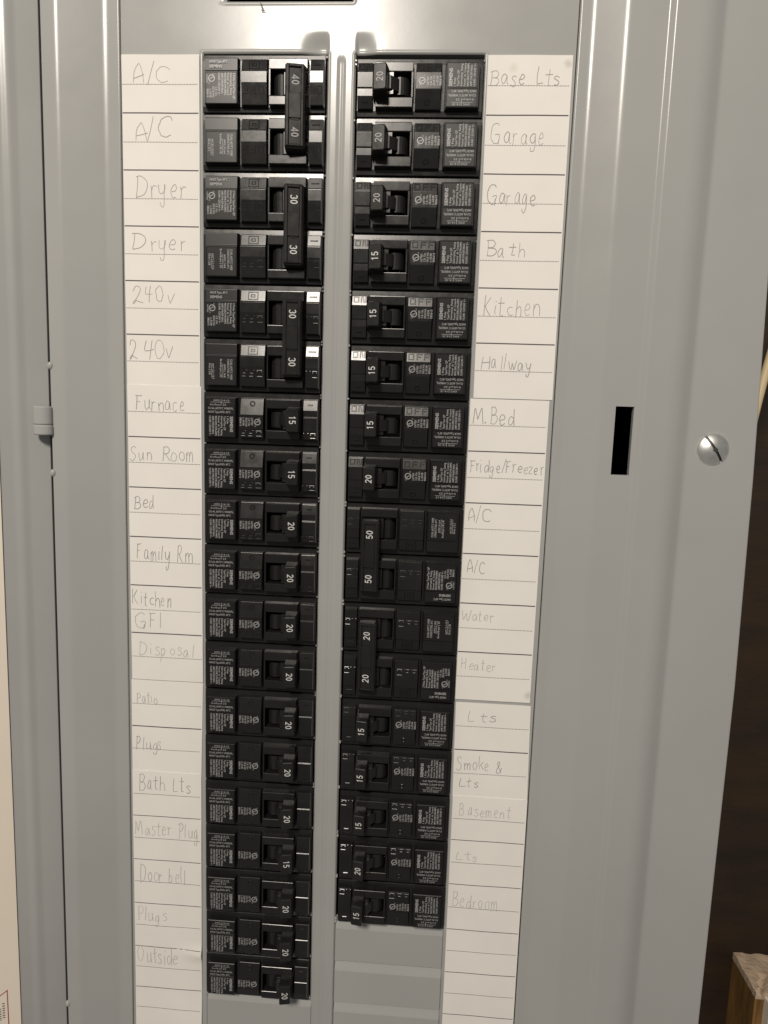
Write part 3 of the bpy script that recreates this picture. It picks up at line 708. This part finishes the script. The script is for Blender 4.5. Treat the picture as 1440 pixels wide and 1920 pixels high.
# ------------------------------------------------------------------ pencil handwriting: single-stroke letters (x, y in cap heights)
def arc(cx, cy, rx, ry, a0, a1, n=10):
    return [(cx + rx * math.cos(math.radians(a0 + (a1 - a0) * k / n)), cy + ry * math.sin(math.radians(a0 + (a1 - a0) * k / n))) for k in range(n + 1)]
G = {
 'A': (.62, [[(0, 0), (.05, .6), (.25, 1), (.34, .95), (.48, .5), (.56, .02)], [(.02, .25), (.3, .3), (.58, .42)]]),
 '/': (.36, [[(.36, 1.2), (.2, .6), (.02, -.1)]]),
 'C': (.75, [arc(.42, .5, .38, .48, 40, 310, 14)]),
 'D': (.75, [[(.12, 1.0), (.08, .5), (.06, 0), (.12, -.02)], [(.0, .98), (.3, 1.02), (.62, .8), (.66, .45), (.45, .1), (.05, -.02)]]),
 'r': (.36, [[(.04, .6), (.08, .3), (.06, 0)], [(.07, .4), (.18, .56), (.34, .55)]]),
 'y': (.46, [[(.02, .6), (.06, .25), (.2, .15), (.36, .35), (.4, .6)], [(.4, .6), (.36, .1), (.28, -.4), (.12, -.45), (.1, -.25)]]),
 'e': (.44, [[(.06, .3), (.3, .34), (.38, .48), (.24, .62), (.08, .45), (.05, .2), (.18, .02), (.4, .1)]]),
 '2': (.62, [[(.04, .7), (.15, .97), (.38, .98), (.44, .72), (.25, .3), (.04, .06), (.1, -.05), (.22, .15), (.3, .1), (.6, .0)]]),
 '4': (.55, [[(.12, .95), (.06, .5), (.3, .48), (.55, .52)], [(.42, 1.0), (.36, .5), (.34, 0)]]),
 '0': (.5, [arc(.26, .5, .22, .46, 100, 465, 16)]),
 'v': (.42, [[(.02, .5), (.14, .05), (.18, .05), (.4, .6)]]),
 'F': (.55, [[(.12, 1), (.1, .5), (.08, 0)], [(.0, .98), (.25, .97), (.52, 1.02)], [(.1, .55), (.4, .55)]]),
 'u': (.48, [[(.03, .6), (.06, .15), (.18, .02), (.34, .2), (.38, .6)], [(.38, .6), (.39, .2), (.45, .02)]]),
 'n': (.48, [[(.04, .6), (.06, 0)], [(.06, .35), (.2, .6), (.36, .5), (.4, .0)]]),
 'a': (.48, [[(.38, .5), (.22, .6), (.06, .35), (.1, .06), (.28, .1), (.38, .5)], [(.38, .5), (.4, .1), (.47, .02)]]),
 'O': (.66, [arc(.32, .5, .29, .48, 95, 460, 14)]),
 'c': (.42, [arc(.24, .3, .2, .28, 50, 310, 10)]),
 'S': (.55, [[(.48, .9), (.3, 1.02), (.1, .85), (.2, .6), (.42, .42), (.4, .1), (.2, -.04), (.02, .1)]]),
 'R': (.62, [[(.1, .98), (.1, .5), (.06, 0)], [(.08, .95), (.35, 1.02), (.48, .8), (.35, .55), (.12, .48)], [(.2, .5), (.4, .2), (.6, .0)]]),
 'o': (.46, [arc(.23, .3, .19, .28, 95, 460, 12)]),
 'm': (.66, [[(.03, .58), (.05, 0)], [(.05, .35), (.16, .58), (.28, .5), (.3, .02)], [(.3, .35), (.42, .58), (.56, .5), (.6, 0)]]),
 'B': (.62, [[(.1, 1), (.09, .5), (.06, 0)], [(.02, .95), (.3, 1.02), (.46, .82), (.34, .58), (.12, .52)], [(.14, .52), (.44, .48), (.54, .24), (.36, .02), (.04, .0)]]),
 'd': (.5, [[(.38, .45), (.2, .58), (.06, .32), (.12, .04), (.3, .12), (.4, .4)], [(.42, 1.0), (.42, .4), (.44, .0)]]),
 'b': (.48, [[(.06, 1.0), (.06, .4), (.08, .02)], [(.08, .4), (.26, .55), (.42, .35), (.32, .04), (.08, .04)]]),
 'i': (.2, [[(.08, .58), (.08, .25), (.1, 0)], [(.1, .82), (.12, .86)]]),
 'l': (.22, [[(.12, 1.02), (.09, .5), (.1, 0)]]),
 'K': (.58, [[(.08, 1.02), (.06, .5), (.04, 0)], [(.5, .95), (.25, .62), (.1, .48)], [(.14, .5), (.32, .25), (.56, .0)]]),
 'k': (.5, [[(.06, 1.02), (.06, .5), (.06, 0)], [(.42, .6), (.1, .32)], [(.16, .36), (.46, .0)]]),
 't': (.42, [[(.2, .95), (.18, .4), (.2, .05), (.36, .04)], [(.0, .62), (.4, .66)]]),
 'h': (.48, [[(.06, 1.0), (.06, .5), (.06, 0)], [(.06, .35), (.22, .58), (.38, .45), (.42, .0)]]),
 'G': (.78, [arc(.4, .5, .37, .48, 50, 300, 14) + [(.66, .3)], [(.38, .42), (.7, .44), (.66, .2), (.62, -.02)]]),
 'I': (.3, [[(.16, 1.0), (.15, .5), (.14, 0)]]),
 's': (.4, [[(.36, .52), (.2, .6), (.06, .46), (.28, .28), (.34, .1), (.16, -.02), (.02, .08)]]),
 'p': (.5, [[(.06, .6), (.06, .1), (.06, -.42)], [(.06, .45), (.26, .62), (.42, .38), (.28, .06), (.08, .12)]]),
 'P': (.52, [[(.1, 1.0), (.08, .5), (.06, -.02)], [(.0, .92), (.28, 1.04), (.46, .8), (.32, .52), (.1, .46)]]),
 'g': (.48, [[(.38, .5), (.22, .6), (.06, .35), (.12, .08), (.3, .14), (.38, .5)], [(.38, .5), (.4, .0), (.3, -.38), (.1, -.36), (.1, -.2)]]),
 'L': (.55, [[(.1, 1.0), (.06, .5), (.03, .05), (.2, .02), (.52, .06)]]),
 'M': (.8, [[(.02, .0), (.08, .5), (.14, .95), (.3, .35), (.36, .3), (.58, .95), (.66, .5), (.74, .0)]]),
 'W': (.9, [[(.02, .95), (.12, .3), (.2, .0), (.4, .7), (.5, .05), (.6, .02), (.84, .98)]]),
 'w': (.62, [[(.02, .58), (.1, .1), (.2, .05), (.3, .45), (.36, .08), (.46, .06), (.58, .6)]]),
 'H': (.66, [[(.08, 1.0), (.06, .5), (.06, 0)], [(.54, 1.0), (.52, .5), (.52, 0)], [(.02, .48), (.6, .54)]]),
 'z': (.44, [[(.04, .56), (.38, .58), (.06, .04), (.42, .06)]]),
 '&': (.6, [[(.58, .3), (.4, .0), (.12, -.05), (.06, .2), (.34, .5), (.3, .72), (.16, .68), (.2, .45), (.5, .0)]]),
 '.': (.2, [[(.06, .06), (.12, .1), (.13, .02), (.07, .03)]]),
 ' ': (.42, []),
}
def spline(pts, n=4):
    if len(pts) < 3: return pts
    out = []
    for i in range(len(pts) - 1):
        p0 = pts[max(0, i - 1)]; p1 = pts[i]; p2 = pts[i + 1]; p3 = pts[min(len(pts) - 1, i + 2)]
        for k in range(n):
            t = k / n
            out.append(tuple(.5 * (2 * b + (c - a) * t + (2 * a - 5 * b + 4 * c - d) * t * t + (3 * b - a - 3 * c + d) * t ** 3) for a, b, c, d in zip(p0, p1, p2, p3)))
    out.append(pts[-1]); return out

# paper pieces: side, first row, last row, corners x at top/bottom, z lines
def paper_h(side, x, z):
    h = 0.42 + 0.09 * math.sin(x * .21 + z * .045) + 0.07 * math.sin(z * .11 + x * .05) + (0.10 if side == 'L' else 0)
    if side == 'L' and z < -440:
        h += 1.5 * math.exp(-((z + 462) / 3.2) ** 2) * smooth01((x - 22) / 14) + 0.9 * smooth01((-z - 485) / 30) * smooth01((x + 5) / 40)
    return h
def write(side, txt, x0, x1, z, cap, faint, parent, lift):
    adv = []; tot = 0
    rnd = random.Random(txt + str(z))
    for ch in txt:
        w = G[ch][0] + 0.13; adv.append(tot); tot += w
    sx = (x1 - x0) / (tot - .13)
    mb = MB(); tilt = rnd.uniform(-.02, .02)
    for ch, a in zip(txt, adv):
        jx, jz, js, jw = rnd.uniform(-.07, .07), rnd.uniform(-.08, .08), rnd.uniform(.85, 1.15), rnd.uniform(.82, 1.15)
        slant = rnd.uniform(-.02, .12)
        for st in G[ch][1]:
            pts = [(x * jw + rnd.uniform(-.032, .032), y + rnd.uniform(-.03, .03)) for x, y in st]
            q = []
            for (x, y) in spline(pts):
                X = x0 + (a + x + jx + slant * y * .5) * sx; Z = z + (y * js + jz) * cap + (X - x0) * tilt
                q.append((X, Z))
            if len(q) < 2: continue
            vs = []; hw = rnd.uniform(.11, .18)
            for i, (X, Z) in enumerate(q):
                A = q[max(0, i - 1)]; B = q[min(len(q) - 1, i + 1)]; dx, dz = B[0] - A[0], B[1] - A[1]; l = math.hypot(dx, dz) or 1
                nx_, nz_ = -dz / l * hw, dx / l * hw; hh = paper_h(side, X, Z) + lift
                vs += [(X - nx_, -hh, Z - nz_), (X + nx_, -hh, Z + nz_)]
            mb.raw(vs, [(2 * i, 2 * i + 1, 2 * i + 3, 2 * i + 2) for i in range(len(q) - 1)])
    return mb.link('handwriting', M['pencil_faint' if faint else 'pencil'], parent)
def strip(side, xa, xb, za, zb, thick, dotted, words, m, label, lap=0.0, thin=False):
    """xa: (left x top, left x bottom), xb: right; thick / dotted: z of the ruled lines"""
    e = bpy.data.objects.new('label_strip', None); COL.objects.link(e)
    tag(e, label, 'label strip', 'paper label strips')
    V = []; F = []; nu = 10; nv = max(8, int((za - zb) / 2.5))
    L_ = lambda z: xa[0] + (xa[1] - xa[0]) * (za - z) / (za - zb)
    R_ = lambda z: xb[0] + (xb[1] - xb[0]) * (za - z) / (za - zb)
    for j in range(nv + 1):
        z = za + (zb - za) * j / nv
        for i in range(nu + 1):
            x = L_(z) + (R_(z) - L_(z)) * i / nu; V.append((x, -(paper_h(side, x, z) + lap), z))
    for j in range(nv):
        for i in range(nu): F.append((j * (nu + 1) + i, j * (nu + 1) + i + 1, (j + 1) * (nu + 1) + i + 1, (j + 1) * (nu + 1) + i))
    bd = [i for i in range(nu + 1)] + [j * (nu + 1) + nu for j in range(1, nv + 1)] + [nv * (nu + 1) + i for i in range(nu - 1, -1, -1)] + [j * (nu + 1) for j in range(nv - 1, 0, -1)]
    k = len(V)                                     # edges of the card, with vertices of their own so that they stay crisp
    V += [V[i] for i in bd] + [(V[i][0], -0.02, V[i][2]) for i in bd]; n = len(bd)
    F += [(k + i, k + (i + 1) % n, k + n + (i + 1) % n, k + n + i) for i in range(n)]
    link('card', mesh_of('card', V, F, m, True), e)
    lift = lap + 0.035
    def hline(mb, z, w, x0, x1, seg):
        n = max(1, int((x1 - x0) / seg)); vs = []
        for i in range(n + 1):
            x = x0 + (x1 - x0) * i / n; hh = paper_h(side, x, z) + lift
            vs += [(x, -hh, z + w / 2), (x, -hh, z - w / 2)]
        mb.raw(vs, [(2 * i, 2 * i + 1, 2 * i + 3, 2 * i + 2) for i in range(n)])
    for z in thick:
        mb = MB(); hline(mb, z, 0.38 if thin else 0.55, L_(z) + .15, R_(z) - .5, 2); mb.link('ruled_line', M['rule'], e)
    for z in dotted:
        mb = MB()
        if thin: hline(mb, z, 0.22, L_(z) + .5, R_(z) - .8, 2)
        else:
            x = L_(z) + .3
            while x < R_(z) - .9: hline(mb, z, 0.34, x, x + .42, 1); x += .72
        mb.link('dotted_line', M['rule'], e)
    for (k, t, x0, x1, z, c) in words: write(side, t, x0, x1, z, c, c_faint(side, k), e, lift + 0.03)
    return e
def c_faint(side, k): return (side == 'L' and k in (11, 12, 15, 16, 17, 18)) or (side == 'R' and k in (10, 11, 14, 15, 16))
WORDS = [("L",0,"A/C",5.9,22.5,-12.4,7.9),("L",1,"A/C",6.4,23.2,-37.0,8.7),("L",2,"Dryer",6.2,30.4,-63.1,9.4),("L",3,"Dryer",4.4,31.2,-87.3,8.1),
("L",4,"240v",3.7,24.2,-111.6,7.5),("L",5,"240v",1.8,23.3,-138.4,8.7),("L",6,"Furnace",4.8,29.3,-163.7,7.9),("L",7,"Sun Room",1.1,34.5,-188.7,7.2),
("L",8,"Bed",2.5,13.1,-213.2,7.1),("L",9,"Family Rm",3.4,32.5,-239.6,8.4),("L",10,"Kitchen",1.0,21.7,-263.6,7.4),("L",10,"GFI",2.2,16.4,-275.7,8.0),
("L",11,"Disposal",3.9,33.3,-290.2,6.7),("L",12,"Patio",2.0,13.0,-317.0,5.6),("L",13,"Plugs",1.2,15.5,-343.3,7.0),("L",14,"Bath Lts",2.5,30.7,-366.6,8.6),
("L",15,"Master Plug",0.0,35.3,-392.3,8.1),("L",16,"Door bell",1.9,27.4,-419.8,9.6),("L",17,"Plugs",0.2,16.9,-443.6,7.8),("L",18,"Outside",0.1,23.0,-470.0,9.0),
("R",0,"Base Lts",171.7,203.3,-12.5,6.7),("R",1,"Garage",172.8,198.2,-38.0,8.2),("R",2,"Garage",172.7,195.5,-64.0,8.0),("R",3,"Bath",173.2,192.2,-87.3,6.5),
("R",4,"Kitchen",173.6,200.8,-114.4,8.3),("R",5,"Hallway",173.8,198.6,-139.0,7.0),("R",6,"M.Bed",171.3,191.5,-165.5,8.2),("R",7,"Fridge/Freezer",170.8,206.7,-188.3,6.2),
("R",8,"A/C",171.5,183.0,-213.0,6.6),("R",9,"A/C",172.2,181.7,-238.9,5.7),("R",10,"Water",170.7,186.5,-263.6,5.4),("R",11,"Heater",171.4,188.9,-289.4,6.0),
("R",12,"Lts",176.2,190.4,-317.0,6.0),("R",13,"Smoke &",172.0,195.6,-343.3,6.8),("R",13,"Lts",173.5,183.5,-353.1,5.3),("R",14,"Basement",174.6,201.5,-369.0,6.6),
("R",15,"Lts",173.8,185.8,-394.5,5.2),("R",16,"Bedroom",173.3,197.1,-421.8,8.6)]
def pieces(side, ka, kb): return [w[1:] for w in WORDS if w[0] == side and ka <= w[1] <= kb]
def thick(a, b): return [-P * k for k in range(a, b + 1)]
def dots(a, b): return [-P * k - 12.9 for k in range(a, b + 1)]
strip('L', (0.5, 0.3), (37.6, 37.2), 0.0, -152.2, thick(1, 5), dots(0, 5), pieces('L', 0, 5), M['paper'], 'top left paper strip pencilled A/C, Dryer and 240v')
strip('L', (0.3, -0.1), (37.8, 37.9), -151.4, -304.0, [z + .8 for z in thick(7, 11)], [z + .8 for z in dots(6, 11)], pieces('L', 6, 11), M['paper'], 'paper strip pencilled from Furnace and Sun Room down to Disposal', 0.22)
strip('L', (-0.6, -1.0), (37.8, 36.7), -304.4, -356.0, [-330.1], [-317.6, -342.8], pieces('L', 12, 13), M['paper'], 'short paper strip pencilled Patio and Plugs', 0.0)
strip('L', (-1.0, -1.8), (36.7, 36.2), -355.4, -545, [-381.2, -407.0, -433.2, -459.7, -485.0, -510.5], [-368.6, -394.2, -420.2, -446.5, -472.4, -497.6], pieces('L', 14, 18), M['paper'], 'lower paper strip pencilled Bath Lts, Master Plug, Door bell and Outside', 0.22, True)
strip('R', (170.5, 171.3), (208.3, 208.9), 0.0, -152.8, thick(1, 5), dots(0, 5), pieces('R', 0, 5), M['paper_r1'], 'smudged paper strip pencilled Base Lts, Garage, Bath, Kitchen and Hallway')
strip('R', (169.9, 169.5), (207.6, 207.4), -153.2, -305.3, [z - .6 for z in thick(7, 11)], [z - .6 for z in dots(6, 11)], pieces('R', 6, 11), M['paper_r2'], 'paper strip pencilled M.Bed, Fridge/Freezer, A/C, Water and Heater', 0.05)
strip('R', (170.0, 170.5), (208.0, 209.2), -307.0, -358.6, [-332.6], [-319.8, -345.6], pieces('R', 12, 13), M['paper'], 'short paper strip pencilled Lts and Smoke')
strip('R', (170.7, 170.9), (209.3, 209.5), -358.2, -545, [-383.1, -408.6, -435.2, -460.8, -486.5, -512], [-371.0, -396.0, -422.2, -448.0, -473.6, -499.4], pieces('R', 14, 16), M['paper'], 'lower paper strip pencilled Basement, Lts and Bedroom with blank rows', 0.22, True)
